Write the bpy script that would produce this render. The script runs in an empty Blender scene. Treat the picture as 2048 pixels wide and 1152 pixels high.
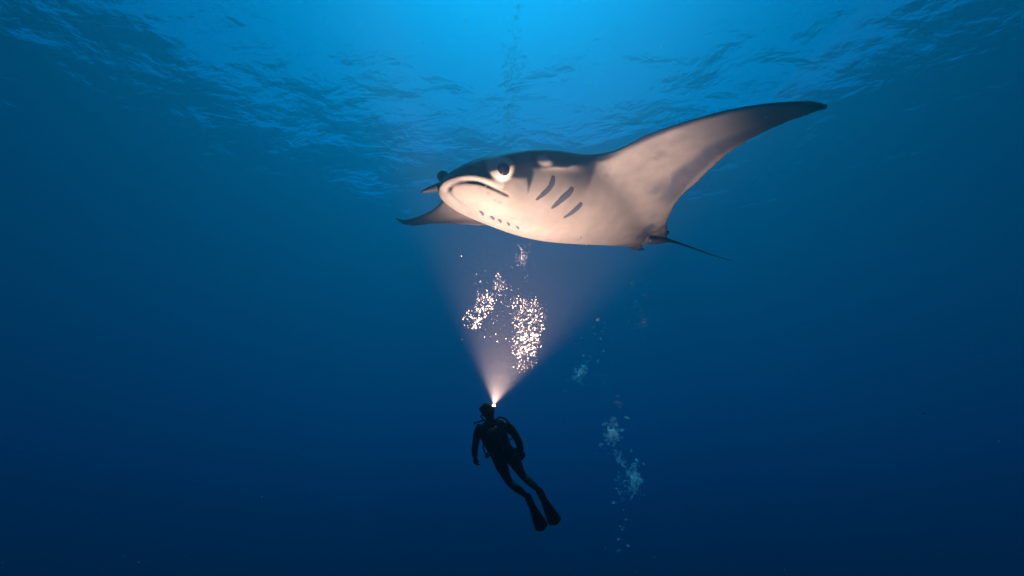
import bpy, bmesh, math, random
import numpy as np
from mathutils import Vector, Matrix, noise

random.seed(7)
rng = np.random.default_rng(11)
SC = bpy.context.scene
COL = SC.collection
RAD = math.radians

# ------------------------------------------------------------------ camera
F = 1050.0                     # focal length in photo pixels (2048 wide)
PITCH = RAD(25)
cam_d = bpy.data.cameras.new('camera')
cam_d.sensor_width = 36.0
cam_d.lens = 36.0 * F / 2048.0
cam_d.clip_start = 0.05
cam_d.clip_end = 3000
cam = bpy.data.objects.new('camera', cam_d)
COL.objects.link(cam)
cam.location = (0, 0, 0)
cam.rotation_euler = (RAD(90) + PITCH, 0, 0)
SC.camera = cam
C_R = Vector((1, 0, 0))
C_F = Vector((0, math.cos(PITCH), math.sin(PITCH)))
C_U = Vector((0, -math.sin(PITCH), math.cos(PITCH)))


def at(px, py, D):
    return (C_R * ((px - 1024) / F) + C_F + C_U * ((576 - py) / F)) * D


# ------------------------------------------------------------------ sky, sun, exposure
SUN_EL, SUN_AZ = RAD(68), RAD(0)       # azimuth measured from +Y (the view direction)
world = bpy.data.worlds.new('World')
SC.world = world
world.use_nodes = True
wn = world.node_tree
wn.nodes.clear()
sky = wn.nodes.new('ShaderNodeTexSky')
sky.sky_type = 'NISHITA'
sky.sun_disc = False
sky.sun_elevation = SUN_EL
sky.sun_rotation = SUN_AZ
bg = wn.nodes.new('ShaderNodeBackground')
bg.inputs['Strength'].default_value = 0.095
wo = wn.nodes.new('ShaderNodeOutputWorld')
wn.links.new(sky.outputs[0], bg.inputs[0])
wn.links.new(bg.outputs[0], wo.inputs['Surface'])

sl = bpy.data.lights.new('sun', 'SUN')
sl.energy = 4.0
sl.angle = RAD(0.5)
sl.color = (1.0, 0.95, 0.88)
sun = bpy.data.objects.new('sun', sl)
COL.objects.link(sun)
sd = Vector((math.sin(SUN_AZ) * math.cos(SUN_EL), math.cos(SUN_AZ) * math.cos(SUN_EL), math.sin(SUN_EL)))
sun.rotation_euler = (-sd).to_track_quat('-Z', 'Y').to_euler()
sun.location = sd * 60

SC.view_settings.view_transform = 'Standard'
SC.view_settings.look = 'None'
SC.view_settings.gamma = 1.0
SC.view_settings.exposure = -0.1
SC.view_settings.use_curve_mapping = False
SC.render.engine = 'CYCLES'
SC.cycles.max_bounces = 8
SC.cycles.volume_bounces = 0
SC.cycles.transparent_max_bounces = 24
SC.cycles.sample_clamp_indirect = 4.0
SC.cycles.use_denoising = True

# water optics
VOL_DENSITY = 0.032
VOL_COLOR = (0.40, 0.43, 0.52, 1)
VOL_ABS = (0.0, 0.0, 0.75, 1)
VOL_G = 0.68
SURF_TINT = (0.002, 0.61, 0.77, 1)
LAMP_W = 8200.0
LAMP_COL = (1.0, 0.61, 0.37)
SURFACE_Z = 23.0
BED_Z = -110.0


# ------------------------------------------------------------------ helpers
def tag(o, label=None, cat=None, group=None, kind=None):
    if label: o['label'] = label
    if cat: o['category'] = cat
    if group: o['group'] = group
    if kind: o['kind'] = kind
    return o


def mesh_obj(name, verts, faces, mat, parent=None, smooth=True):
    me = bpy.data.meshes.new(name)
    me.from_pydata([tuple(v) for v in verts], [], faces)
    me.update()
    if smooth:
        me.polygons.foreach_set('use_smooth', [True] * len(me.polygons))
    if mat: me.materials.append(mat)
    o = bpy.data.objects.new(name, me)
    COL.objects.link(o)
    if parent: o.parent = parent
    return o


def new_mat(name):
    m = bpy.data.materials.new(name)
    m.use_nodes = True
    nt = m.node_tree
    nt.nodes.clear()
    out = nt.nodes.new('ShaderNodeOutputMaterial')
    return m, nt, out


def principled(name, col, rough=0.5, bump=0.0, scale=20.0, var=0.15, metallic=0.0, emis=None, estr=0.0, coords='Object'):
    m, nt, out = new_mat(name)
    b = nt.nodes.new('ShaderNodeBsdfPrincipled')
    b.inputs['Roughness'].default_value = rough
    b.inputs['Metallic'].default_value = metallic
    b.inputs['IOR'].default_value = 1.13
    tc = nt.nodes.new('ShaderNodeTexCoord')
    nz = nt.nodes.new('ShaderNodeTexNoise')
    nz.inputs['Scale'].default_value = scale
    nz.inputs['Detail'].default_value = 5
    nt.links.new(tc.outputs[coords], nz.inputs['Vector'])
    mr = nt.nodes.new('ShaderNodeMapRange')
    mr.inputs['To Min'].default_value = 1 - var
    mr.inputs['To Max'].default_value = 1 + var
    nt.links.new(nz.outputs[0], mr.inputs[0])
    mx = nt.nodes.new('ShaderNodeVectorMath')
    mx.operation = 'SCALE'
    mx.inputs[0].default_value = col[:3]
    nt.links.new(mr.outputs[0], mx.inputs['Scale'])
    nt.links.new(mx.outputs[0], b.inputs['Base Color'])
    if bump:
        bp = nt.nodes.new('ShaderNodeBump')
        bp.inputs['Strength'].default_value = bump
        bp.inputs['Distance'].default_value = 0.01
        nt.links.new(nz.outputs[0], bp.inputs['Height'])
        nt.links.new(bp.outputs[0], b.inputs['Normal'])
    if emis:
        b.inputs['Emission Color'].default_value = (*emis, 1)
        b.inputs['Emission Strength'].default_value = estr
    nt.links.new(b.outputs[0], out.inputs['Surface'])
    return m


def frames(pts):
    """parallel-transport frames along a polyline"""
    pts = [Vector(p) for p in pts]
    T = []
    for i in range(len(pts)):
        a, b = pts[max(i - 1, 0)], pts[min(i + 1, len(pts) - 1)]
        T.append((b - a).normalized())
    n = T[0].orthogonal().normalized()
    out = []
    for t in T:
        n = (n - t * n.dot(t)).normalized()
        out.append((t, n, t.cross(n)))
    return pts, out


def tube(pts, radii, seg=10, flat=1.0, up=None):
    """verts, faces of a closed tapered tube; flat squashes it along the frame's second axis"""
    pts, fr = frames(pts)
    V, Fc = [], []
    for p, r, (t, n, b) in zip(pts, radii, fr):
        if up is not None:
            b = (Vector(up) - t * Vector(up).dot(t)).normalized()
            n = b.cross(t)
        for k in range(seg):
            a = 2 * math.pi * k / seg
            V.append(p + n * (math.cos(a) * r) + b * (math.sin(a) * r * flat))
    for i in range(len(pts) - 1):
        for k in range(seg):
            a, b2 = i * seg + k, i * seg + (k + 1) % seg
            Fc.append((a, b2, b2 + seg, a + seg))
    Fc.append(tuple(range(seg))[::-1])
    Fc.append(tuple(range((len(pts) - 1) * seg, len(pts) * seg)))
    return V, Fc


def smoothpath(pts, n=8):
    """Catmull-Rom through pts"""
    P = [Vector(p) for p in pts]
    P = [P[0] * 2 - P[1]] + P + [P[-1] * 2 - P[-2]]
    out = []
    for i in range(1, len(P) - 2):
        for k in range(n):
            t = k / n
            a, b, c, d = P[i - 1], P[i], P[i + 1], P[i + 2]
            out.append(0.5 * ((2 * b) + (c - a) * t + (2 * a - 5 * b + 4 * c - d) * t * t + (3 * b - a - 3 * c + d) * t ** 3))
    out.append(P[-2])
    return out


def merge(parts):
    V, Fc = [], []
    for v, f in parts:
        o = len(V)
        V += list(v)
        Fc += [tuple(i + o for i in q) for q in f]
    return V, Fc


def interp(x, xs, ys):
    return np.interp(x, xs, ys)


def crom(x, xs, ys):
    """smooth (pchip-like) interpolation"""
    xs = np.asarray(xs, float); ys = np.asarray(ys, float); x = np.atleast_1d(np.asarray(x, float))
    d = np.diff(ys) / np.diff(xs)
    m = np.zeros_like(ys)
    m[1:-1] = (d[:-1] + d[1:]) / 2
    m[0], m[-1] = d[0], d[-1]
    i = np.clip(np.searchsorted(xs, x) - 1, 0, len(xs) - 2)
    h = xs[i + 1] - xs[i]
    t = np.clip((x - xs[i]) / h, 0, 1)
    return ((2 * t**3 - 3 * t**2 + 1) * ys[i] + (t**3 - 2 * t**2 + t) * h * m[i]
            + (-2 * t**3 + 3 * t**2) * ys[i + 1] + (t**3 - t**2) * h * m[i + 1])


def sm(a, b, x):
    t = np.clip((x - a) / (b - a), 0, 1)
    return t * t * (3 - 2 * t)


# ------------------------------------------------------------------ water surface, sea bed, water body
def build_sea():
    m, nt, out = new_mat('rippled_surface')
    tc = nt.nodes.new('ShaderNodeTexCoord')
    def noise_node(scale, det, rough, vec, dist=0.0):
        n = nt.nodes.new('ShaderNodeTexNoise')
        n.inputs['Scale'].default_value = scale
        n.inputs['Detail'].default_value = det
        n.inputs['Roughness'].default_value = rough
        n.inputs['Distortion'].default_value = dist
        nt.links.new(vec, n.inputs['Vector'])
        return n.outputs[0]
    mp = nt.nodes.new('ShaderNodeMapping')
    mp.inputs['Rotation'].default_value = (0, 0, RAD(18))
    mp.inputs['Scale'].default_value = (1.0, 1.35, 1.0)
    nt.links.new(tc.outputs['Object'], mp.inputs[0])
    a = noise_node(0.30, 4, 0.50, mp.outputs[0], 0.3)
    b = noise_node(0.06, 3, 0.5, mp.outputs[0], 0.0)
    add = nt.nodes.new('ShaderNodeMath'); add.operation = 'MULTIPLY_ADD'
    nt.links.new(b, add.inputs[0]); add.inputs[1].default_value = 2.0
    nt.links.new(a, add.inputs[2])
    bp = nt.nodes.new('ShaderNodeBump')
    bp.inputs['Strength'].default_value = 1.0
    bp.inputs['Distance'].default_value = 0.30
    nt.links.new(add.outputs[0], bp.inputs['Height'])
    geo = nt.nodes.new('ShaderNodeNewGeometry')
    dot = nt.nodes.new('ShaderNodeVectorMath'); dot.operation = 'DOT_PRODUCT'
    nt.links.new(bp.outputs[0], dot.inputs[0]); nt.links.new(geo.outputs['Incoming'], dot.inputs[1])
    ab = nt.nodes.new('ShaderNodeMath'); ab.operation = 'ABSOLUTE'
    nt.links.new(dot.outputs['Value'], ab.inputs[0])
    # total reflection beyond the critical angle (cos 48.6 deg = 0.66), transmission inside it
    mr = nt.nodes.new('ShaderNodeMapRange'); mr.interpolation_type = 'SMOOTHSTEP'
    mr.inputs['From Min'].default_value = 0.595; mr.inputs['From Max'].default_value = 0.70
    nt.links.new(ab.outputs[0], mr.inputs[0])
    tr = nt.nodes.new('ShaderNodeBsdfTransparent'); tr.inputs[0].default_value = SURF_TINT
    gl = nt.nodes.new('ShaderNodeBsdfGlossy'); gl.inputs['Roughness'].default_value = 0.05
    gl.inputs['Color'].default_value = (0.9, 0.95, 1.0, 1)
    nt.links.new(bp.outputs[0], gl.inputs['Normal'])
    mix = nt.nodes.new('ShaderNodeMixShader')
    nt.links.new(mr.outputs[0], mix.inputs[0])
    nt.links.new(gl.outputs[0], mix.inputs[1]); nt.links.new(tr.outputs[0], mix.inputs[2])
    nt.links.new(mix.outputs[0], out.inputs['Surface'])
    # grid, finer overhead and coarser towards the horizon, with a real swell
    n = 260
    t = np.linspace(-1, 1, n)
    g = np.sinh(t * 4.2) / math.sinh(4.2) * 450
    X, Y = np.meshgrid(g, g + 0.0)
    Y = Y + 14
    Z = np.zeros_like(X)
    for k in range(14):
        ang = rng.uniform(-0.9, 0.9) + 0.35
        lam = rng.uniform(4, 18.0)
        ph = rng.uniform(0, 6.28)
        Z += 0.0035 * lam ** 0.9 * np.sin(2 * math.pi / lam * (X * math.cos(ang) + Y * math.sin(ang)) + ph)
    Z *= np.exp(-(np.hypot(X, Y) / 60) ** 2)
    V = np.stack([X, Y, Z + SURFACE_Z], -1).reshape(-1, 3)
    fs = [(j * n + i, j * n + i + 1, (j + 1) * n + i + 1, (j + 1) * n + i) for j in range(n - 1) for i in range(n - 1)]
    s = mesh_obj('water_surface', V.tolist(), fs, m)
    tag(s, 'rippled sea surface seen from below, bright overhead', 'water surface', kind='structure')

    bed = principled('sand', (0.22, 0.24, 0.22), 0.95, 0.4, 0.3, 0.3)
    n = 60
    gx = np.linspace(-450, 450, n)
    V = [(x, y + 14, BED_Z + 1.6 * noise.noise(Vector((x * .02, y * .02, 3)))) for y in gx for x in gx]
    fs = [(j * n + i, j * n + i + 1, (j + 1) * n + i + 1, (j + 1) * n + i) for j in range(n - 1) for i in range(n - 1)]
    s = mesh_obj('seabed', V, fs, bed)
    tag(s, 'deep sandy sea bed lost in the blue', 'sea bed', kind='structure')

    m, nt, out = new_mat('sea_water')
    pv = nt.nodes.new('ShaderNodeVolumePrincipled')
    pv.inputs['Color'].default_value = VOL_COLOR
    pv.inputs['Absorption Color'].default_value = VOL_ABS
    pv.inputs['Density'].default_value = VOL_DENSITY
    pv.inputs['Anisotropy'].default_value = VOL_G
    nt.links.new(pv.outputs[0], out.inputs['Volume'])
    L, z0, z1 = 445, BED_Z - 4, SURFACE_Z + 0.9
    V = [(x, y + 14, z) for z in (z0, z1) for y in (-L, L) for x in (-L, L)]
    fs = [(0, 2, 3, 1), (4, 5, 7, 6), (0, 1, 5, 4), (2, 6, 7, 3), (0, 4, 6, 2), (1, 3, 7, 5)]
    s = mesh_obj('haze', V, fs, m, smooth=False)
    tag(s, 'deep blue sea water fading everything far off', 'water', kind='stuff')


build_sea()

# ------------------------------------------------------------------ manta ray
MR_S = 1.32
MR_O = Vector((0.9596, 7.9398, 5.4608))
MR_F = Vector((-0.7943, -0.5985, -0.1045))
MR_L = Vector((0.6060, -0.7681, -0.2068))
MR_U = Vector((0.0435, -0.2276, 0.9728))
MR_M = Matrix(((MR_F.x, MR_L.x, MR_U.x, MR_O.x), (MR_F.y, MR_L.y, MR_U.y, MR_O.y), (MR_F.z, MR_L.z, MR_U.z, MR_O.z), (0, 0, 0, 1))) @ Matrix.Scale(MR_S, 4)

NEAR_LE = [(.80, .10, .05), (.62, .40, .18), (.36, .66, .29), (.22, .95, .29), (.20, 1.18, .29), (.17, 1.5, .30), (.15, 1.8, .29), (.09, 2.15, .28),
           (.01, 2.45, .27), (-.10, 2.72, .25), (-.24, 2.95, .23), (-.39, 3.10, .22), (-.52, 3.16, .21)]
NEAR_TE = [(-2.02, .10, -.10), (-1.88, .25, -.15), (-1.72, .40, -.15), (-1.43, .68, -.12), (-1.16, 1.0, -.04), (-.97, 1.33, .03), (-.82, 1.65, .11),
           (-.67, 1.95, .14), (-.57, 2.20, .16), (-.51, 2.50, .18), (-.44, 2.78, .16), (-.46, 3.0, .17), (-.54, 3.13, .20)]
FAR_LE = [(.80, -.10, .05), (1.0, -.45, .10), (1.13, -.85, .155), (1.12, -1.15, .155), (1.067, -1.5, .153), (1.0, -1.75, .145), (.956, -2.1, .142),
          (.987, -2.5, .139), (1.006, -2.9, .183), (1.008, -3.2, .285), (1.0, -3.35, .371)]
FAR_TE = [(-2.02, -.10, -.10), (-1.5, -.45, -.15), (-.75, -.85, -.18), (-.15, -1.1, -.17), (.272, -1.3, -.142), (.491, -1.6, -.081), (.655, -2.0, -.006),
          (.757, -2.4, .067), (.877, -2.7, .067), (.953, -2.95, .118), (.99, -3.30, .336)]
#        x     w    zt    zb
FUS = [(1.91, .05, -.30, -.35), (1.87, .16, -.23, -.39), (1.80, .28, -.14, -.43), (1.68, .39, -.03, -.475), (1.50, .48, .09, -.535),
       (1.25, .54, .20, -.59), (.92, .59, .31, -.635), (.50, .68, .38, -.64), (.10, .72, .40, -.61), (-.35, .66, .36, -.55),
       (-.80, .52, .27, -.47), (-1.20, .38, .15, -.40), (-1.55, .26, .05, -.30), (-1.85, .15, -.02, -.19), (-2.08, .07, -.05, -.13), (-2.20, .03, -.075, -.105)]


def loft_wing(LE, TE, sgn):
    k = np.arange(len(LE)); kk = np.linspace(0, len(LE) - 1, 90)
    le = np.stack([crom(kk, k, [p[i] for p in LE]) for i in range(3)], 1)
    te = np.stack([crom(kk, k, [p[i] for p in TE]) for i in range(3)], 1)
    nc = 26
    c = (1 - np.cos(np.linspace(0, math.pi, nc))) / 2
    yt = 5 * (.2969 * np.sqrt(c) - .126 * c - .3516 * c**2 + .2843 * c**3 - .1036 * c**4)
    V, Fc = [], []
    ring = 2 * nc - 2
    for i in range(len(kk)):
        u = abs(le[i, 1])
        chord = np.linalg.norm(le[i] - te[i])
        th = interp(u, [0, .5, .8, 1.1, 1.5, 2.0, 3.2], [.60, .55, .46, .34, .21, .13, .05])
        th = min(th, chord * .35)
        edge = interp(u, [0, 1, 3.2], [.020, .017, .014])
        jag = 0.012 * (noise.noise(Vector((u * 9, 3.3, sgn))) + .6 * noise.noise(Vector((u * 27, 9.3, sgn)))) if u > .6 else 0
        tei = te[i] + np.array([jag, 0, 0.35 * jag])
        up = []
        for q in range(nc):
            mid = le[i] + (tei - le[i]) * c[q]
            half = yt[q] * th / 1.0 * .5 + edge * min(1, 8 * c[q] + .35)
            camb = 0.05 * math.sin(math.pi * c[q]) * chord * .5
            up.append((mid + [0, 0, half * 1.05 + camb * .4], mid + [0, 0, -half * (.95 + .75 * (1 - float(sm(.7, 1.7, u)))) + camb * .4]))
        for q in range(nc): V.append(up[q][0])
        for q in range(nc - 2, 0, -1): V.append(up[q][1])
    for i in range(len(kk) - 1):
        for q in range(ring):
            a, b = i * ring + q, i * ring + (q + 1) % ring
            Fc.append((a, b, b + ring, a + ring))
    Fc.append(tuple(range(ring))[::-1]); Fc.append(tuple(range((len(kk) - 1) * ring, len(kk) * ring)))
    return [Vector(v) for v in V], Fc


def loft_body():
    f = np.array(FUS)[::-1]
    kk = np.linspace(f[0, 0], f[-1, 0], 110)
    seg = 56
    V, Fc = [], []
    for x in kk:
        w, zt, zb = (float(crom(x, f[:, 0], f[:, j])[0]) for j in (1, 2, 3))
        w = max(w, .02)
        k_ = float(sm(1.75, .9, x))                 # widest near the back, so the belly slopes up into the wings
        zc = (zt + zb) / 2 + (zt - zb) * .34 * k_
        hu, hl = max(zt - zc, .01), max(zc - zb, .01)
        for s in range(seg):
            a = 2 * math.pi * s / seg
            e = 2 / 2.35
            cy, cz = math.cos(a), math.sin(a)
            h = hu if cz > 0 else hl
            rear = float(sm(.4, -.5, x))
            if cz < 0: e = 2 / (2.35 - .35 * k_ - .45 * rear)
            V.append(Vector((x, w * (1 + .10 * k_ + .32 * rear) * math.copysign(abs(cy) ** e, cy), zc + h * math.copysign(abs(cz) ** e, cz))))
    for i in range(len(kk) - 1):
        for s in range(seg):
            a, b = i * seg + s, i * seg + (s + 1) % seg
            Fc.append((a, b, b + seg, a + seg))
    Fc.append(tuple(range(seg))[::-1]); Fc.append(tuple(range((len(kk) - 1) * seg, len(kk) * seg)))
    return V, Fc


MOUTH = dict(
    line=[(1.845, .0, -.41), (1.842, .10, -.375), (1.835, .14, -.355), (1.779, .26, -.340), (1.653, .376, -.352), (1.478, .422, -.388), (1.277, .428, -.418)],
    fold=[(1.835, .02, -.41), (1.74, .0, -.455), (1.62, -.01, -.495), (1.506, .014, -.533)],
    lip=[(1.898, -.038, -.335), (1.883, .102, -.301), (1.847, .215, -.291), (1.752, .346, -.285), (1.648, .421, -.305), (1.50, .47, -.345), (1.36, .50, -.37)],
    dark=[([(1.95, -.30), (1.86, -.27), (1.80, -.24), (1.70, -.235), (1.64, -.285), (1.53, -.305), (1.33, -.245), (1.20, -.225), (1.12, -.20),
            (1.05, -.325), (1.04, -.20), (1.06, -.065), (.94, -.04), (.84, -.02), (.62, .045), (.33, .185), (-.2, .28), (-.2, .9), (1.95, .9)], .022)],
    white=[(1.455, -.145, .150, .160, 20, .22, .93), (1.66, -.12, .05, .11, 25, .6, .35), (.925, .06, .10, .070, 0, .45, .85)])


def build_manta():
    tail = tube(smoothpath([(-1.95, 0, -.10), (-2.15, 0, -.085), (-2.35, 0.02, -.08)], 6), np.linspace(.07, .03, 13), 12)
    pel_n = tube(smoothpath([(-1.55, .12, -.27), (-1.8, .22, -.25), (-2.0, .27, -.20)], 6), np.linspace(.13, .03, 13), 12, flat=.35, up=(0, 0, 1))
    pel_f = tube(smoothpath([(-1.55, -.12, -.27), (-1.8, -.22, -.27), (-2.0, -.27, -.23)], 6), np.linspace(.13, .03, 13), 12, flat=.35, up=(0, 0, 1))
    V, Fc = merge([loft_wing(NEAR_LE, NEAR_TE, 1), loft_wing(FAR_LE, FAR_TE, -1), loft_body(), tail, pel_n, pel_f])
    tmp = mesh_obj('raw', V, Fc, None)
    bm = bmesh.new(); bm.from_mesh(tmp.data); bmesh.ops.recalc_face_normals(bm, faces=bm.faces); bm.to_mesh(tmp.data); bm.free()
    r = tmp.modifiers.new('r', 'REMESH'); r.mode = 'VOXEL'; r.voxel_size = 0.017; r.adaptivity = 0
    dg = bpy.context.evaluated_depsgraph_get()
    me = bpy.data.meshes.new_from_object(tmp.evaluated_get(dg))
    bpy.data.objects.remove(tmp)
    nv = len(me.vertices)
    co = np.empty(nv * 3); me.vertices.foreach_get('co', co); co = co.reshape(-1, 3)
    ed = np.empty(len(me.edges) * 2, int); me.edges.foreach_get('vertices', ed); ed = ed.reshape(-1, 2)
    deg = np.bincount(ed.ravel(), minlength=nv)[:, None]
    u = np.abs(co[:, 1])
    def lap(p):
        s = np.stack([np.bincount(ed[:, 0], p[ed[:, 1], j], nv) + np.bincount(ed[:, 1], p[ed[:, 0], j], nv) for j in range(3)], 1)
        return s / deg
    # strong smoothing where wings join the trunk, light on the thin edges
    wj = sm(.30, .5, u) * (1 - sm(1.1, 1.5, u)) * sm(-1.75, -1.35, co[:, 0]) * (1 - .9 * sm(1.0, 1.15, co[:, 0]))
    for it in range(160):
        L = lap(co)
        w = np.where(it < 4, .5, .5 * wj)[:, None]
        co = co + (L - co) * w
    me.vertices.foreach_set('co', co.ravel()); me.update()
    # carve the mouth: a groove along a curve round the blunt front
    nrm = np.empty(nv * 3); me.vertices.foreach_get('normal', nrm); nrm = nrm.reshape(-1, 3)
    if MOUTH:
        def dist_poly(P):
            P = np.array(smoothpath(P, 10)); best = np.full(nv, 9.0); tt = np.zeros(nv)
            for k in range(len(P) - 1):
                a, b = P[k], P[k + 1]; ab = b - a
                t = np.clip(((co - a) @ ab) / (ab @ ab), 0, 1)
                d = np.linalg.norm(co - (a + t[:, None] * ab), axis=1)
                m = d < best; best[m] = d[m]; tt[m] = (k + t[m]) / (len(P) - 1)
            return best, tt
        d1, t1 = dist_poly(MOUTH['line'])
        taper = sm(0, .12, t1) * (1 - .75 * sm(.25, 1.0, t1))
        g = np.exp(-(d1 / (.010 + .012 * taper)) ** 2) * (.016 + .024 * taper)
        d2, t2 = dist_poly(MOUTH['fold'])
        g += np.exp(-(d2 / .028) ** 2) * .022 * (1 - .8 * t2)
        d3, t3 = dist_poly(MOUTH['lip'])
        g -= np.exp(-(d3 / .045) ** 2) * .020 * sm(0, .1, t3) * (1 - sm(.75, 1, t3))
        co = co - nrm * g[:, None]
        me.vertices.foreach_set('co', co.ravel()); me.update()
        me.vertices.foreach_get('normal', nrm.ravel())
    x, y, z = co.T
    dark = np.zeros(nv); grey = np.zeros(nv); white = np.zeros(nv)
    nz = np.array([noise.fractal(Vector(p) * 3.1, 1.0, 2.0, 4) for p in co])
    nz2 = np.array([noise.fractal(Vector(p) * 9.0, 1.0, 2.0, 3) for p in co])
    # upper side: dark
    body = 1 - sm(.62, .85, u)
    up_n = sm(-.05, .16, nrm[:, 2] + .05 * nz)
    dark = np.maximum(dark, up_n * (1 - body * sm(.2, .5, x)))
    if MOUTH:
        def poly(PX, PZ, soft, wob=.02):
            """signed distance to a polygon in the side view (x,z)"""
            qx, qz = x + wob * nz2, z + wob * nz
            n = len(PX); best = np.full(nv, 9.0); ins = np.zeros(nv, bool)
            for k in range(n):
                ax, az, bx, bz = PX[k], PZ[k], PX[(k + 1) % n], PZ[(k + 1) % n]
                dx, dz = bx - ax, bz - az
                t = np.clip(((qx - ax) * dx + (qz - az) * dz) / (dx * dx + dz * dz + 1e-9), 0, 1)
                best = np.minimum(best, np.hypot(qx - ax - t * dx, qz - az - t * dz))
                c = ((az > qz) != (bz > qz)) & (qx < (bx - ax) * (qz - az) / (bz - az + 1e-12) + ax)
                ins ^= c
            return sm(-soft, soft, np.where(ins, best, -best))
        for pts, soft in MOUTH['dark']:
            dark = np.maximum(dark, poly([p[0] for p in pts], [p[1] for p in pts], soft) * (1 - sm(.8, 1.35, u)))
        for (ex, ez, ra, rb, ang, soft, amt) in MOUTH['white']:
            ca, sa = math.cos(RAD(ang)), math.sin(RAD(ang))
            a = ((x - ex) * ca + (z - ez) * sa) / ra; b = (-(x - ex) * sa + (z - ez) * ca) / rb
            wh = sm(1 + soft, 1 - soft, np.hypot(a, b) + .06 * nz2) * (u > .15) * (u < 1.1)
            dark *= 1 - amt * wh; white = np.maximum(white, wh * amt)
        dark *= 1 - .9 * np.exp(-(d3 / .055) ** 2) * (t3 < .97)
        white = np.maximum(white, .12 * np.exp(-(d3 / .05) ** 2) * (t3 < .97))
        white = np.maximum(white, .7 * np.exp(-(((z - .02 - (.85 - x) * .16) / .05) ** 2)) * sm(1.02, .9, x) * sm(.3, .6, x) * (u > .3) * (u < 1.0))
        dark = np.maximum(dark, np.exp(-(d1 / (.013 + .013 * taper)) ** 4) * (.75 + .25 * taper) * sm(0, .08, t1))
        grey = np.maximum(grey, .8 * np.exp(-(d2 / .03) ** 2) * (1 - t2))
    # grey smudge inside the trailing margin of each wing
    for LE, TE in ((NEAR_LE, NEAR_TE), (FAR_LE, FAR_TE)):
        s = 1 if LE[3][1] > 0 else -1
        us = [abs(p[1]) for p in LE]; ut = [abs(p[1]) for p in TE]
        lex = interp(u, us, [p[0] for p in LE]); tex = interp(u, ut, [p[0] for p in TE])
        c = np.clip((lex - x) / np.maximum(lex - tex, .05), 0, 1)
        side = (y * s > 0)
        st = .5 + .5 * np.sin(u * 34 + 2 * nz)
        band = sm(.52, .74, c + .09 * nz) * (1 - sm(.86, .95, c + .04 * nz)) * sm(.75, 1.1, u) * (1 - .5 * sm(2.2, 2.9, u))
        grey = np.where(side, np.maximum(grey, band * (.82 + .15 * nz2 + .1 * st)), grey)
        grey = np.where(side, np.maximum(grey, .42 * sm(1.3, 3.0, u + .2 * nz) + .10 * nz2 * sm(.9, 1.6, u)), grey)  # outer wing painted greyer towards the tip, standing in for lamp falloff
        rim = sm(.975, .995, c) * sm(.7, .9, u)
        dark = np.where(side, np.maximum(dark, rim * .75), dark)
        ledge = (1 - sm(.012, .035 + .015 * u, c)) * sm(.6, .85, u)
        dark = np.where(side, np.maximum(dark, ledge), dark)
        tip = sm(2.93, 3.12, u + .02 * nz)
        dark = np.where(side, np.maximum(dark, tip * .92), dark)
    # smudges round the belly's rear and the pelvic fins
    rear = sm(-.55, -1.25, x + .3 * nz) * (1 - sm(.5, .9, u)) * (.25 + .9 * sm(-.12, .22, nz + .3 * nz2))
    grey = np.maximum(grey, rear * .8)
    grey = np.maximum(grey, .10 * sm(.1, .5, nz))
    dark = np.maximum(dark, sm(-2.03, -2.12, x))
    for nm, arr in (('dark', dark), ('smudge_falloff', grey), ('white', white)):
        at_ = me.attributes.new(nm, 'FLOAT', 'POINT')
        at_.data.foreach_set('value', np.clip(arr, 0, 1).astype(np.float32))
    m, nt, out = new_mat('manta_skin')
    b = nt.nodes.new('ShaderNodeBsdfPrincipled')
    A = nt.nodes.new('ShaderNodeAttribute'); A.attribute_name = 'dark'
    G = nt.nodes.new('ShaderNodeAttribute'); G.attribute_name = 'smudge_falloff'
    W = nt.nodes.new('ShaderNodeAttribute'); W.attribute_name = 'white'
    tc = nt.nodes.new('ShaderNodeTexCoord')
    n1 = nt.nodes.new('ShaderNodeTexNoise'); n1.inputs['Scale'].default_value = 5; n1.inputs['Detail'].default_value = 8
    n2 = nt.nodes.new('ShaderNodeTexNoise'); n2.inputs['Scale'].default_value = 60; n2.inputs['Detail'].default_value = 4
    for n_ in (n1, n2): nt.links.new(tc.outputs['Object'], n_.inputs['Vector'])
    def mixc(fac, c1, c2):
        x_ = nt.nodes.new('ShaderNodeMix'); x_.data_type = 'RGBA'
        nt.links.new(fac, x_.inputs[0])
        for s_, c_ in ((6, c1), (7, c2)):
            if isinstance(c_, tuple): x_.inputs[s_].default_value = c_
            else: nt.links.new(c_, x_.inputs[s_])
        return x_.outputs[2]
    w = mixc(n1.outputs[0], (.066, .069, .072, 1), (.112, .115, .118, 1))
    # sparse freckles, faint scars and cloudy mottling of the underside
    def ramp(src, a_, b_, lo, hi):
        q_ = nt.nodes.new('ShaderNodeMapRange'); q_.interpolation_type = 'SMOOTHSTEP'
        for s_, v_ in (('From Min', a_), ('From Max', b_), ('To Min', lo), ('To Max', hi)): q_.inputs[s_].default_value = v_
        nt.links.new(src, q_.inputs[0]); return q_.outputs[0]
    vo = nt.nodes.new('ShaderNodeTexVoronoi'); vo.inputs['Scale'].default_value = 7.0
    wp = nt.nodes.new('ShaderNodeVectorMath'); wp.operation = 'MULTIPLY_ADD'
    nn = nt.nodes.new('ShaderNodeTexNoise'); nn.inputs['Scale'].default_value = 9; nn.inputs['Detail'].default_value = 4
    nt.links.new(tc.outputs['Object'], nn.inputs['Vector'])
    nt.links.new(nn.outputs['Color'], wp.inputs[0]); wp.inputs[1].default_value = (.16, .16, .16); nt.links.new(tc.outputs['Object'], wp.inputs[2])
    nt.links.new(wp.outputs[0], vo.inputs['Vector'])
    n3 = nt.nodes.new('ShaderNodeTexNoise'); n3.inputs['Scale'].default_value = 1.6; n3.inputs['Detail'].default_value = 3
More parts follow.
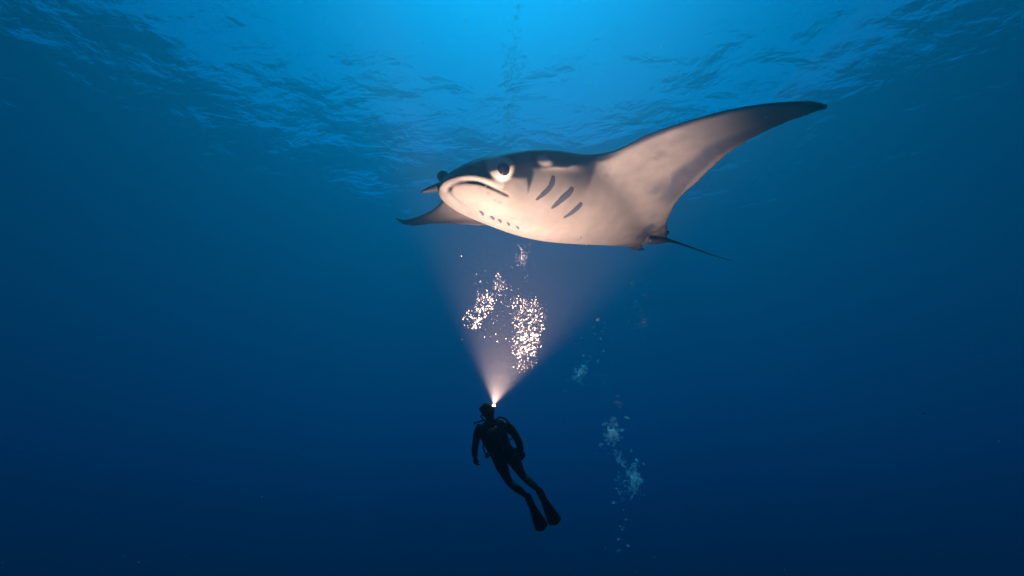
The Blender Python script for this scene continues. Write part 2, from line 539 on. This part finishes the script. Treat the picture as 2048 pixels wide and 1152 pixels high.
    nt.links.new(tc.outputs['Object'], n3.inputs['Vector'])
    frk = nt.nodes.new('ShaderNodeMath'); frk.operation = 'MULTIPLY'
    nt.links.new(ramp(vo.outputs['Distance'], .10, .20, .75, 0), frk.inputs[0]); nt.links.new(ramp(n3.outputs[0], .54, .62, 0, 1), frk.inputs[1])
    w = mixc(frk.outputs[0], w, (.05, .052, .06, 1))
    n4 = nt.nodes.new('ShaderNodeTexNoise'); n4.inputs['Scale'].default_value = 3.2; n4.inputs['Detail'].default_value = 9; n4.inputs['Roughness'].default_value = .72
    nt.links.new(tc.outputs['Object'], n4.inputs['Vector'])
    w = mixc(ramp(n4.outputs[0],   .47, .66, 0, .55), w, (.07, .072, .082, 1))
    w = mixc(W.outputs['Fac'], w, (.82, .82, .80, 1))
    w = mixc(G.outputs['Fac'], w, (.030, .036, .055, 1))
    w = mixc(A.outputs['Fac'], w, (.010, .012, .018, 1))
    nt.links.new(w, b.inputs['Base Color'])
    b.inputs['Roughness'].default_value = .6
    b.inputs['IOR'].default_value = 1.12          # wet skin under water hardly shines
    bp = nt.nodes.new('ShaderNodeBump'); bp.inputs['Strength'].default_value = .35; bp.inputs['Distance'].default_value = .012
    ad = nt.nodes.new('ShaderNodeMath'); ad.operation = 'MULTIPLY_ADD'; ad.inputs[1].default_value = .35
    nt.links.new(n2.outputs[0], ad.inputs[0]); nt.links.new(n1.outputs[0], ad.inputs[2])
    nt.links.new(ad.outputs[0], bp.inputs['Height']); nt.links.new(bp.outputs[0], b.inputs['Normal'])
    nt.links.new(b.outputs[0], out.inputs['Surface'])
    me.materials.clear(); me.materials.append(m)
    me.polygons.foreach_set('use_smooth', [True] * len(me.polygons))
    me.update()
    root = bpy.data.objects.new('manta_ray', me)
    COL.objects.link(root)
    root.matrix_world = MR_M
    tag(root, 'huge manta ray gliding above the diver, pale belly lit warm, black back', 'manta ray')
    return root


manta = build_manta()


def surf_lookup(ob):
    from mathutils.bvhtree import BVHTree
    me = ob.data
    return BVHTree.FromPolygons([v.co[:] for v in me.vertices], [p.vertices[:] for p in me.polygons])


def ellipsoid(c, r, axes=None, seg=20, rings=12):
    V, Fc = [], []
    ax = axes or (Vector((1, 0, 0)), Vector((0, 1, 0)), Vector((0, 0, 1)))
    c = Vector(c)
    for i in range(1, rings):
        th = math.pi * i / rings
        for k in range(seg):
            a = 2 * math.pi * k / seg
            V.append(c + ax[0] * (r[0] * math.sin(th) * math.cos(a)) + ax[1] * (r[1] * math.sin(th) * math.sin(a)) + ax[2] * (r[2] * math.cos(th)))
    V.append(c + ax[2] * r[2]); V.append(c - ax[2] * r[2])
    n = (rings - 1) * seg
    for i in range(rings - 2):
        for k in range(seg):
            a, b = i * seg + k, i * seg + (k + 1) % seg
            Fc.append((a, a + seg, b + seg, b))
    for k in range(seg):
        Fc.append((k, (k + 1) % seg, n))
        Fc.append(((rings - 2) * seg + (k + 1) % seg, (rings - 2) * seg + k, n + 1))
    return V, Fc


def manta_parts(root):
    bv = surf_lookup(root)
    gill_m = principled('gill_skin', (.022, .027, .042), .6, .5, 30, .3)
    eye_m = principled('eye_black', (.006, .007, .010), .12)
    fin_m = principled('fin_dark', (.012, .014, .02), .5, .3, 30, .3)

    def gill(path, wid):
        path = smoothpath(path, 6)
        n, mcross = len(path), 6
        top = []
        for i, p in enumerate(path):
            t = (path[min(i + 1, n - 1)] - path[max(i - 1, 0)]).normalized()
            loc, nr, _, _ = bv.find_nearest(p)
            b = nr.cross(t).normalized()
            f = i / (n - 1)
            w = wid * (math.sin(math.pi * min(1, f * .85 + .13)) ** .45) * (1 + .30 * noise.noise(p * 26) + .18 * noise.noise(p * 60))
            for k in range(mcross + 1):
                q = p + b * (w * (k / mcross - .5) * 2) + t * (.012 * noise.noise(Vector((k * 2.1, wid * 90, i))) if i in (0, n - 1) else 0)
                l2, n2, _, _ = bv.find_nearest(q)
                top.append(l2 + n2 * (.0045 if 0 < k < mcross else .0002))
        W = mcross + 1
        fs = [(i * W + k, i * W + k + 1, (i + 1) * W + k + 1, (i + 1) * W + k) for i in range(n - 1) for k in range(mcross)]
        return mesh_obj('gill_slit', top, fs, gill_m, root)

    gill([(.781, .634, -.104), (.775, .615, -.17), (.80, .57, -.25), (.899, .476, -.381)], .040)
    gill([(.496, .661, -.17), (.515, .63, -.23), (.57, .58, -.30), (.652, .475, -.422)], .043)
    gill([(.288, .616, -.294), (.305, .58, -.335), (.345, .52, -.40), (.418, .437, -.475)], .036)
    for a, b, w in (((1.43, .09, -.56), (1.34, .03, -.57), .022), ((1.28, .10, -.58), (1.20, .05, -.59), .024), ((1.17, .11, -.60), (1.10, .06, -.61), .020),
                    ((1.05, .12, -.61), (.98, .07, -.62), .018), ((.91, .12, -.62), (.83, .07, -.63), .012)):
        a, b = Vector(a), Vector(b)
        gill([a, a.lerp(b, .5) + Vector((0, .01, 0)), b], w)
    for c, r in (((1.409, .495, -.159), (.080, .065, .080)), ((1.69, -.395, -.035), (.072, .08, .072))):
        V, Fc = ellipsoid(c, r)
        mesh_obj('eye', V, Fc, eye_m, root)
    V, Fc = tube(smoothpath([(1.62, -.28, -.17), (1.74, -.35, -.205), (1.85, -.385, -.26), (1.96, -.41, -.315)], 6),
                 np.interp(np.linspace(0, 1, 19), [0, .35, .75, 1], [.09, .068, .045, .012]), 16, flat=.8, up=(0, 0, 1))
    mesh_obj('cephalic_fin', V, Fc, fin_m, root)
    tp = smoothpath([(-2.16, 0, -.075), (-2.70, 0, -.060), (-3.39, 0, -.066), (-4.155, 0, -.056)], 8)
    V, Fc = tube(tp, np.interp(np.linspace(0, 1, len(tp)), [0, .08, .3, 1], [.045, .026, .018, .005]), 10)
    mesh_obj('tail', V, Fc, fin_m, root)
    # little dorsal fin at the root of the tail
    V = []
    outl = [(-2.02, -.03), (-2.10, .05), (-2.24, .09), (-2.32, .075), (-2.24, .0), (-2.20, -.06)]
    for yy in (-.008, .008):
        V += [(x, yy, z) for x, z in outl]
    n = len(outl)
    Fc = [tuple(range(n))[::-1], tuple(range(n, 2 * n))] + [(i, (i + 1) % n, (i + 1) % n + n, i + n) for i in range(n)]
    mesh_obj('dorsal_fin', V, Fc, fin_m, root, smooth=False)


manta_parts(manta)


# ------------------------------------------------------------------ diver
def fuse(parts, voxel, smooth_it, mat, name):
    V, Fc = merge(parts)
    tmp = mesh_obj('raw', V, Fc, None)
    bm = bmesh.new(); bm.from_mesh(tmp.data); bmesh.ops.recalc_face_normals(bm, faces=bm.faces); bm.to_mesh(tmp.data); bm.free()
    r = tmp.modifiers.new('r', 'REMESH'); r.mode = 'VOXEL'; r.voxel_size = voxel
    sm_ = tmp.modifiers.new('s', 'SMOOTH'); sm_.factor = .5; sm_.iterations = smooth_it
    dg = bpy.context.evaluated_depsgraph_get()
    me = bpy.data.meshes.new_from_object(tmp.evaluated_get(dg))
    bpy.data.objects.remove(tmp)
    me.name = name
    me.materials.clear(); me.materials.append(mat)
    me.polygons.foreach_set('use_smooth', [True] * len(me.polygons))
    return me


def tb(pts, rad, seg=16, flat=1.0, up=None, n=6):
    P = smoothpath(pts, n)
    t = np.linspace(0, len(rad) - 1, len(P))
    return tube(P, [float(v) for v in crom(t, range(len(rad)), rad)], seg, flat, up)


def hand(wrist, palm_end, tips, thumb, nrm):
    """palm, four unequal bent fingers and a thumb leaving the side of the palm"""
    out = []
    wrist, palm_end = Vector(wrist), Vector(palm_end)
    ax = (palm_end - wrist).normalized()
    nrm = (nrm - ax * nrm.dot(ax)).normalized()
    side = ax.cross(nrm)
    out.append(tube([wrist - ax * .02, wrist + ax * .02, wrist.lerp(palm_end, .5), palm_end, palm_end + ax * .012], [.030, .034, .043, .042, .030], 14, .45, nrm))
    L = [.066, .076, .072, .056]
    for k in range(4):
        o = palm_end + side * ((k - 1.5) * .020) - ax * .012
        d1 = (ax + side * ((k - 1.5) * .10) + nrm * (.25 + tips * .35 + .07 * k)).normalized()
        d2 = (d1 + nrm * (.55 + .5 * tips)).normalized()
        d3 = (d2 + nrm * .5).normalized()
        p1 = o + d1 * L[k] * .55; p2 = p1 + d2 * L[k] * .38; p3 = p2 + d3 * L[k] * .27
        out.append(tube([o - ax * .02, o, p1, p2, p3], [.010, .0105, .0098, .0092, .0065], 8))
    o = wrist.lerp(palm_end, .3) + side * (.026 * thumb)
    d1 = (ax * .7 + side * thumb * .75 + nrm * .25).normalized()
    d2 = (ax + side * thumb * .25 + nrm * .45).normalized()
    out.append(tube([o - d1 * .02, o, o + d1 * .036, o + d1 * .036 + d2 * .034], [.013, .014, .012, .008], 8))
    return out


def build_diver():
    suit = principled('wetsuit', (.010, .011, .013), .55, .5, 60, .4)
    rubber = principled('rubber', (.008, .008, .009), .4, .3, 40, .3)
    vest_m = principled('vest_fabric', (.012, .012, .014), .7, .6, 80, .4)
    metal = principled('gear_metal', (.25, .25, .26), .35, 0.2, 30, .2, metallic=.9)
    tank_m = principled('tank_paint', (.02, .02, .022), .3, .2, 30, .3)
    skin = principled('skin', (.35, .20, .14), .5, .2, 60, .1)
    glass = principled('mask_glass', (.02, .03, .035), .05)
    back = -C_F                                     # the diver's back is turned to the camera
    P = lambda x, y, d: at(x, y, d - .62 * (1060 - y) / 250)      # the body leans, head nearer than the fins
    hip, chest = P(1007, 908, 7.62), P(985, 862, 7.58)
    spine = (chest - hip).normalized()
    lat = spine.cross(back).normalized()            # to the diver's right
    if lat.x < 0: lat = -lat
    prt = []
    prt.append(tb([P(1011, 919, 7.62), P(1007, 909, 7.62), P(999, 895, 7.63), P(991, 879, 7.60), P(986, 864, 7.58), P(984, 852, 7.58), P(982, 845, 7.59)],
                  [.10, .150, .135, .150, .172, .178, .125], 28, .62, back))
    prt.append(tb([P(982, 848, 7.60), P(980, 838, 7.61), P(977, 828, 7.63)], [.085, .060, .06], 16))
    # head with hood
    hc = P(976, 823.5, 7.64)
    hup = (spine + C_U * .25 + C_R * -.05).normalized()
    face = (C_F * .80 - C_R * .62 + C_U * .35); face = (face - hup * face.dot(hup)).normalized()
    hs = hup.cross(face).normalized()
    head_parts = [ellipsoid(hc + hup * .012, (.083, .100, .112), (hs, face, hup), 24, 16),
                  ellipsoid(hc - hup * .055 + face * .03, (.062, .070, .065), (hs, face, hup), 18, 12),
                  tube([hc + face * .085 + hup * .02, hc + face * .112 - hup * .018, hc + face * .095 - hup * .03], [.010, .016, .012], 10),
                  ellipsoid(hc + hs * .083 - hup * .005, (.010, .018, .030), (hs, face, hup), 10, 8),
                  ellipsoid(hc - hs * .083 - hup * .005, (.010, .018, .030), (hs, face, hup), 10, 8),
                  tube([hc + face * .085 - hup * .058 - hs * .022, hc + face * .094 - hup * .058, hc + face * .085 - hup * .058 + hs * .022], [.007, .009, .007], 8)]
    prt += head_parts
    # arms
    arm = [((962, 853, 7.58), (955, 868, 7.57), (951.5, 887, 7.55), (949.5, 900, 7.50), (949.6, 914, 7.46)),
           ((1010, 850, 7.58), (1024, 862, 7.57), (1035.5, 879, 7.55), (1040, 890, 7.50), (1042.5, 901, 7.45))]
    for a in arm:
        prt.append(tb([P(*q) for q in a], [.066, .057, .046, .044, .031], 18))
    prt += hand(P(949.8, 913, 7.46), P(951, 926, 7.42), .75, 1, C_F * .6 + C_R * .8)
    prt += hand(P(1042.5, 901, 7.45), P(1046, 912, 7.41), .35, -1, C_F * .8 - C_R * .6)
    # legs
    prt.append(tb([P(996, 911, 7.63), P(1003, 930, 7.72), P(1014.5, 957, 7.86), P(1022, 967, 7.84), P(1036, 978, 7.72), P(1055, 993, 7.58)],
                  [.098, .092, .060, .055, .056, .034], 22))
    prt.append(tb([P(1020, 906, 7.63), P(1029, 922, 7.72), P(1041.5, 945, 7.86), P(1049, 954, 7.84), P(1061, 965, 7.72), P(1078, 980.5, 7.58)],
                  [.096, .090, .060, .055, .055, .034], 22))
    me = fuse(prt, .0065, 2, suit, 'person')
    root = bpy.data.objects.new('person', me)
    COL.objects.link(root)
    tag(root, 'scuba diver in a black wetsuit hanging upright, back turned, looking up at the ray', 'person')

    # buoyancy vest and tank
    V, Fc = tb([P(1001, 899, 7.63), P(994, 886, 7.61), P(987, 868, 7.585), P(984.5, 855, 7.585), P(982.5, 846.5, 7.59)], [.158, .170, .186, .180, .13], 28, .78, back)
    mesh_obj('buoyancy_vest', V, Fc, vest_m, root)
    off = back * .17
    t0, t1 = P(998, 900, 7.60) + off, P(984.5, 857, 7.57) + off
    ta = (t1 - t0).normalized()
    V, Fc = tube([t0, t0 + ta * .015, t0 + ta * .06, t1 - ta * .07, t1 - ta * .025, t1, t1 + ta * .015], [.06, .080, .086, .086, .070, .034, .022], 28)
    mesh_obj('air_tank', V, Fc, tank_m, root)
    V, Fc = merge([tube([t1, t1 + ta * .05], [.020, .020], 12), tube([t1 + ta * .038 - lat * .05, t1 + ta * .038 + lat * .055], [.014, .014], 12),
                   tube([t1 + ta * .038 + lat * .055, t1 + ta * .038 + lat * .078], [.022, .022], 12)])
    mesh_obj('tank_valve', V, Fc, metal, root)
    for f_ in (.3, .72):
        c = t0.lerp(t1, f_)
        V, Fc = tube([c - ta * .02, c + ta * .02], [.0895, .0895], 28)
        mesh_obj('tank_strap', V, Fc, rubber, root)
    # weight belt
    V, Fc = tb([P(1003.5, 903, 7.625), P(1001, 899.5, 7.627), P(998.5, 895.5, 7.63)], [.157, .160, .154], 26, .66, back)
    mesh_obj('weight_belt', V, Fc, rubber, root)

    def hose(pts, r=.011):
        V, Fc = tube(smoothpath([P(*p) for p in pts], 8), [r] * ((len(pts) - 1) * 8 + 1), 8)
        return mesh_obj('hose', V, Fc, rubber, root)
    hose([(973, 868, 7.45), (967.5, 884, 7.42), (967, 897, 7.42), (971, 907, 7.43), (978, 911, 7.46), (988, 908, 7.5)])
    hose([(1007, 866, 7.45), (1018, 880, 7.42), (1025, 876, 7.40), (1031.5, 886, 7.40), (1034, 896, 7.40), (1028, 898, 7.42), (1020, 890, 7.45), (1015, 880, 7.5)], .009)
    hose([(1012, 884, 7.44), (1020, 894, 7.42), (1030, 902, 7.40)], .008)
    hose([(988, 852, 7.38), (994, 838, 7.40), (1003, 835, 7.42), (1014, 841, 7.44), (1022, 852, 7.46)], .012)
    hose([(981, 852, 7.38), (972, 842, 7.42), (964, 842, 7.50), (956, 844, 7.56), (949.5, 846, 7.60)], .011)
    hose([(980, 850, 7.38), (966, 838, 7.45), (962, 832, 7.62), (966, 829, 7.76)], .010)
    V, Fc = merge([tube([P(949.8, 845.8, 7.6), P(947.6, 846.6, 7.6)], [.016, .013], 10)])
    mesh_obj('inflator_button', V, Fc, rubber, root)
    V, Fc = merge([ellipsoid(P(1037, 900, 7.40), (.034, .018, .044), (C_R, C_F, C_U), 14, 10)])
    mesh_obj('pressure_gauge', V, Fc, rubber, root)
    V, Fc = ellipsoid(P(974, 911, 7.44), (.030, .02, .042), (C_R, C_F, C_U), 14, 10)
    mesh_obj('pressure_gauge', V, Fc, rubber, root)
    for c, d in (((949.6, 908, 7.47), (0, -1)), ((1041.5, 897, 7.46), (.3, -1))):
        V, Fc = tube([P(c[0] - d[0] * 2, c[1] - 2.2, c[2]), P(c[0] + d[0] * 2, c[1] + 2.2, c[2])], [.040, .040], 16)
        mesh_obj('wrist_computer', V, Fc, rubber, root)
    # mask and regulator on the face
    V, Fc = tube([hc + face * .070 + hup * .022, hc + face * .118 + hup * .022], [.074, .068], 20, .62, hup)
    mk = mesh_obj('mask', V, Fc, rubber, root)
    V, Fc = tube([hc + face * .1185 + hup * .022, hc + face * .1215 + hup * .022], [.060, .060], 20, .58, hup)
    mesh_obj('lens', V, Fc, glass, mk)
    V, Fc = [], []
    for k in range(36):
        a = 2 * math.pi * k / 36
        for h_, rr in ((.008, 1.0), (-.008, 1.0), (-.008, 1.06), (.008, 1.06)):
            V.append(hc + hup * (.03 + h_) + hs * (math.cos(a) * .086 * rr) + face * (math.sin(a) * .104 * rr))
    for k in range(36):
        for j in range(4):
            a, b = k * 4 + j, k * 4 + (j + 1) % 4
            Fc.append((a, b, (b + 4) % 144, (a + 4) % 144))
    mesh_obj('mask_strap', V, Fc, rubber, root)
    V, Fc = tube([hc + face * .09 - hup * .058, hc + face * .135 - hup * .060, hc + face * .150 - hup * .060], [.022, .036, .026], 16)
    mesh_obj('regulator', V, Fc, rubber, root)
    # head lamp on the brow
    lp = P(987.5, 811.5, 7.73)
    ldir = (at(1058, 468, 8.3) - lp).normalized()
    V, Fc = tube([lp - ldir * .075, lp - ldir * .055, lp - ldir * .03, lp - ldir * .012], [.018, .024, .026, .034], 20)
    hl = mesh_obj('headlamp', V, Fc, metal, root)
    em, nt, out = new_mat('lamp_glow')
    e = nt.nodes.new('ShaderNodeEmission'); e.inputs[0].default_value = (*LAMP_COL, 1); e.inputs[1].default_value = 140
    nt.links.new(e.outputs[0], out.inputs['Surface'])
    V, Fc = tube([lp - ldir * .0115, lp - ldir * .004, lp + ldir * .006, lp + ldir * .012], [.022, .021, .015, .005], 20)
    mesh_obj('lamp_lens', V, Fc, em, hl)
    for nm, en, size, blend, rad_ in (('lamp_beam', LAMP_W, 82, .65, .02), ('lamp_spill', LAMP_W * .035, 112, .9, .05)):
        l = bpy.data.lights.new(nm, 'SPOT')
        l.energy = en; l.color = LAMP_COL; l.spot_size = RAD(size); l.spot_blend = blend; l.shadow_soft_size = rad_
        o = bpy.data.objects.new(nm, l); COL.objects.link(o)
        o.location = lp + ldir * .02
        o.rotation_euler = ldir.to_track_quat('-Z', 'Y').to_euler()
    # swim fins
    for a, b, f in (((1055, 992, 7.59), (1086, 1060, 7.36), 1), ((1077.5, 980, 7.59), (1113.5, 1048, 7.36), -1)):
        A, B = P(*a), P(*b)
        ax = (B - A).normalized(); Lf = (B - A).length
        nr = (back + C_U * .2 + C_R * .1 * f); nr = (nr - ax * nr.dot(ax)).normalized()
        sd_ = ax.cross(nr)
        pocket = tube([A - ax * .03, A + ax * .02, A + ax * .10, A + ax * .19, A + ax * .23], [.040, .052, .052, .046, .03], 18, .75, nr)
        V, Fc = [], []
        N, K = 26, 8
        for side_ in (1, -1):
            for i in range(N + 1):
                t = i / N
                w = float(np.interp(t, [0, .15, .5, .85, .94, .985, 1], [.036, .050, .074, .096, .094, .076, .050]))
                for k in range(K + 1):
                    q = (k / K - .5) * 2
                    rib = .007 if k in (0, K) else (.0035 if k % 2 == 0 else .0)
                    th = .0045 + rib * (1 - t * .5)
                    edge = .02 * (1 - q * q) * (1 if t > .9 else 0)
                    V.append(A + ax * (.10 + t * (Lf - .12) + edge) + sd_ * (w * q) + nr * (side_ * th + .035 * math.sin(t * 2.2)))
        W = K + 1; S = (N + 1) * W
        for i in range(N):
            for k in range(K):
                a0 = i * W + k
                Fc.append((a0, a0 + 1, a0 + 1 + W, a0 + W))
                Fc.append((a0 + S, a0 + W + S, a0 + 1 + W + S, a0 + 1 + S))
            for k in (0, K):
                a0 = i * W + k
                Fc.append((a0, a0 + W, a0 + W + S, a0 + S))
        for i in (0, N):
            for k in range(K):
                a0 = i * W + k
                Fc.append((a0, a0 + 1, a0 + 1 + S, a0 + S))
        fin = mesh_obj('swim_fin', V, Fc, rubber, root)
        V, Fc = pocket
        mesh_obj('foot_pocket', V, Fc, rubber, fin)
    return root, lp, ldir


diver, LAMP_P, LAMP_D = build_diver()


# ------------------------------------------------------------------ bubbles
def build_bubbles():
    m, nt, out = new_mat('air_bubble')
    tr = nt.nodes.new('ShaderNodeBsdfTransparent')
    gl = nt.nodes.new('ShaderNodeBsdfGlossy'); gl.inputs['Roughness'].default_value = .3
    gl.inputs[0].default_value = (.95, .95, .95, 1)
    df = nt.nodes.new('ShaderNodeBsdfTranslucent'); df.inputs[0].default_value = (.9, .9, .9, 1)
    lw = nt.nodes.new('ShaderNodeLayerWeight'); lw.inputs['Blend'].default_value = .3
    mr = nt.nodes.new('ShaderNodeMapRange'); mr.inputs['To Min'].default_value = .10; mr.inputs['To Max'].default_value = .36
    nt.links.new(lw.outputs['Facing'], mr.inputs[0])
    m0 = nt.nodes.new('ShaderNodeMixShader'); m0.inputs[0].default_value = .5
    nt.links.new(gl.outputs[0], m0.inputs[1]); nt.links.new(df.outputs[0], m0.inputs[2])
    mx = nt.nodes.new('ShaderNodeMixShader')
    nt.links.new(mr.outputs[0], mx.inputs[0]); nt.links.new(tr.outputs[0], mx.inputs[1]); nt.links.new(m0.outputs[0], mx.inputs[2])
    nt.links.new(mx.outputs[0], out.inputs['Surface'])
    B = []   # (px, py, D, radius px, flatness, cluster)

    def cloud(cx, cy, rx, ry, n, r0, r1, D, dd, key, pw=2.2, flat=.9, slant=0.0, gauss=False):
        for _ in range(n):
            a = random.uniform(0, 6.283)
            q = min(abs(random.gauss(0, .55)), 1.6) if gauss else math.sqrt(random.random()) * (1 + random.gauss(0, .13))
            x, y = cx + rx * q * math.cos(a), cy + ry * q * math.sin(a)
            x += slant * (y - cy)
            B.append((x, y, D + random.uniform(-dd, dd), r0 + (r1 - r0) * random.random() ** pw, flat, key))
    # swarms lit by the lamp
    cloud(1058, 640, 32, 44, 390, .9, 3.4, 7.30, .22, 'dense', pw=3)
    cloud(1052, 690, 30, 26, 220, .9, 3.4, 7.34, .2, 'dense', pw=3)
    cloud(1040, 605, 40, 14, 22, 1.0, 3.2, 7.28, .2, 'dense')
    cloud(968, 606, 20, 27, 150, .9, 3.6, 7.25, .18, 'left', pw=2.6)
    cloud(946, 640, 20, 19, 100, 1.0, 3.8, 7.27, .18, 'left', pw=2.6)
    cloud(998, 570, 13, 12, 70, .8, 1.9, 7.18, .12, 'small')
    cloud(997, 551, 8, 4, 8, 1.6, 3.0, 7.18, .1, 'small')
    cloud(1044, 515, 17, 28, 130, .8, 1.7, 7.1, .15, 'small', gauss=True)
    cloud(1043, 497, 5, 4, 7, 1.4, 2.4, 7.1, .1, 'small')
    cloud(1005, 620, 60, 70, 70, .7, 2.6, 7.25, .25, 'stray', pw=3)
    cloud(1050, 728, 22, 18, 34, .8, 2.3, 7.42, .15, 'stray')
    cloud(1010, 590, 28, 22, 60, .4, 1.2, 7.2, .15, 'stray')
    cloud(1070, 520, 80, 60, 40, .6, 1.5, 7.1, .3, 'stray', pw=3)
    cloud(958, 550, 12, 18, 7, 1.2, 2.6, 7.2, .1, 'stray')
    # plumes outside the beam, lit only from the surface
    cloud(1160, 745, 17, 26, 210, 1.0, 3.0, 10.2, .4, 'side', flat=.6, slant=-.5, gauss=True)
    cloud(1288, 645, 26, 36, 110, .8, 2.0, 9.2, .4, 'side', flat=.5, gauss=True)
    cloud(1226, 868, 17, 27, 330, 1.1, 3.6, 7.9, .25, 'puff', flat=.7, slant=.05, gauss=True)
    cloud(1240, 915, 9, 18, 70, 1.1, 3.0, 7.9, .2, 'low', flat=.7, slant=.5)
    cloud(1269, 962, 19, 38, 380, 1.1, 3.4, 8.0, .25, 'low', flat=.7, slant=.05, gauss=True)
    cloud(1242, 975, 12, 30, 50, 1.0, 2.6, 8.0, .2, 'low', flat=.7)
    cloud(1240, 1080, 14, 30, 14, .9, 2.0, 8.0, .2, 'low', flat=.5)
    for X, Y, r in ((640, 102, 4), (730, 85, 4), (627, 125, 2.5), (725, 192, 3), (765, 205, 4), (657, 240, 3), (573, 290, 2), (645, 288, 2), (418, 401, 2),
                    (334, 438, 2.5), (402, 473, 2.6), (344, 488, 2), (390, 528, 3), (472, 530, 2), (590, 562, 1.6), (244, 524, 2.5), (196, 571, 1.6),
                    (243, 618, 2.6), (297, 620, 2.4), (257, 656, 3), (412, 622, 3), (368, 695, 2.8), (368, 709, 2.5), (210, 710, 2.5), (193, 757, 3.2),
                    (489, 727, 2), (430, 808, 2.4), (420, 855, 2.6), (395, 950, 2), (607, 395, 2), (430, 445, 2.4), (180, 836, 3)):
        B.append((1100 + X / 3.839, 540 + Y / 3.839, random.uniform(9.6, 10.3), r, .42, 'cap_up'))
    for X, Y, r in ((447, 38, 3.6), (440, 80, 4.6), (468, 90, 4.4), (460, 110, 3), (345, 124, 2.6), (420, 187, 4.6), (507, 182, 4.6), (440, 230, 3),
                    (570, 460, 5), (555, 495, 6), (615, 484, 3.4), (335, 360, 4.4), (420, 742, 4.4), (500, 853, 3.4), (465, 897, 3), (487, 908, 2.4),
                    (450, 985, 3.8), (515, 1026, 4.2), (455, 1060, 3.4), (440, 650, 2.8), (485, 790, 2.4), (368, 1040, 2.2), (300, 415, 2),
                    (410, 272, 3.6), (395, 300, 3), (370, 330, 3.2), (427, 590, 2.4), (458, 685, 2.2)):
        B.append((1100 + X / 3.293, 780 + Y / 3.293, random.uniform(7.7, 8.1), r, .45, 'cap_low'))
    B.append((1195.9, 639.5, 7.5, 4.2, .85, 'single'))
    # old breath rising high behind the ray
    for _ in range(380):
        y = random.uniform(0, 300) if random.random() < .35 else random.choice([random.gauss(120, 24), random.gauss(160, 14), random.gauss(225, 16)])
        w = 6 + 11 * math.exp(-((y - 130) / 60) ** 2) + 5 * math.exp(-((y - 225) / 25) ** 2)
        B.append((1036 - y * .085 + random.gauss(0, w * .75), y, random.uniform(9.2, 9.9), 1.0 + 1.5 * random.random() ** 2, .8, 'high'))
    # loose specks drifting anywhere in the water near the camera
    L = {'dense': ('glowing amber bubble in the densest swarm, straight above the diver', 'amber bubbles in the dense swarm'),
         'left': ('glowing amber bubble in the looser swarm left of the dense one', 'amber bubbles in the left swarm'),
         'small': ('tiny lit bubble high in the beam just under the ray belly', 'small lit bubbles under the ray'),
         'stray': ('lit bubble straying between the swarms inside the lamp beam', 'stray lit bubbles in the beam'),
         'side': ('small dim blue bubble drifting right of the lamp beam', 'dim bubbles right of the beam'),
         'low': ('small pale blue bubble in the fullest part of the plume, right of the fins', 'pale bubbles in the lower plume'),
         'puff': ('small pale blue bubble in the upper puff of the plume, level with the diver', 'pale bubbles in the upper puff of the plume'),
         'cap_up': ('flattened blue bubble rising right of the lamp beam', 'flattened bubbles right of the beam'),
         'cap_low': ('flattened bright blue bubble rising in the plume lower right', 'flattened bubbles of the lower plume'),
         'single': ('round reddish white bubble alone just right of the lamp beam', None),
         'high': ('tiny dark bubble against the bright surface above the ray', 'dark bubbles near the surface')}
    bases = []
    for k in range(5):
        bm = bmesh.new(); bmesh.ops.create_icosphere(bm, subdivisions=2, radius=1)
        for v in bm.verts:
            v.co *= 1 + .16 * noise.noise(v.co * 1.3 + Vector((k * 7, 0, 0)))
        me = bpy.data.meshes.new('bubble'); bm.to_mesh(me); bm.free()
        me.polygons.foreach_set('use_smooth', [True] * len(me.polygons)); me.materials.append(m)
        bases.append(me)
    low = bmesh.new(); bmesh.ops.create_icosphere(low, subdivisions=1, radius=1)
    lv = np.array([v.co[:] for v in low.verts]); lf = [tuple(v.index for v in f.verts) for f in low.faces]; low.free()
    order = sorted(range(len(B)), key=lambda i: -B[i][3])
    rv, rf = [], []
    for rank, i in enumerate(order):
        x, y, D, r, fl, key = B[i]
        p = at(x, y, D); R_ = r * D / F * (.43 if key in ('dense', 'left', 'stray', 'small') else 1.45 if key == 'high' else 1.15)
        a, b = random.uniform(0, 6.283), random.uniform(.85, 1.2)
        tx, ty = random.uniform(-.25, .25), random.uniform(-.25, .25)
        if rank < 300:
            o = bpy.data.objects.new('bubble', bases[i % 5]); COL.objects.link(o)
            o.location = p; o.rotation_euler = (tx, ty, a); o.scale = (R_ * b, R_ / b, R_ * fl)
            lab, grp = L[key]
            tag(o, lab, 'bubble', grp)
        else:
            mt = Matrix.Translation(p) @ Matrix.Rotation(a, 4, 'Z') @ Matrix.Rotation(tx, 4, 'X') @ Matrix.Diagonal((R_ * b, R_ / b, R_ * fl, 1))
            n0 = len(rv)
            rv += [tuple(mt @ Vector(v)) for v in lv]
            rf += [tuple(q + n0 for q in f) for f in lf]
    o = mesh_obj('small_bubbles', rv, rf, m)
    tag(o, 'fine bubbles scattered through the swarms and plumes', 'bubbles', kind='stuff')


build_bubbles()


def build_specks():
    m = principled('speck', (.8, .8, .76), .8, 0, 5, .2)
    V, Fc = [], []
    for i in range(1600):
        D = random.uniform(2.2, 12)
        p = at(random.uniform(-150, 2200), random.uniform(-100, 1250), D)
        r = random.uniform(.0016, .0046) * (1.5 if i % 12 == 0 else 1) * (1 + (D > 6) * .6)
        n = len(V)
        q = [Vector((random.uniform(-1, 1), random.uniform(-1, 1), random.uniform(-1, 1))).normalized() for _ in range(4)]
        V += [p + a * r for a in q]
        Fc += [(n, n + 1, n + 2), (n, n + 2, n + 3), (n, n + 3, n + 1), (n + 1, n + 3, n + 2)]
    o = mesh_obj('drifting_specks', V, Fc, m, smooth=False)
    tag(o, 'faint plankton specks drifting in the water', 'specks', kind='stuff')


build_specks()
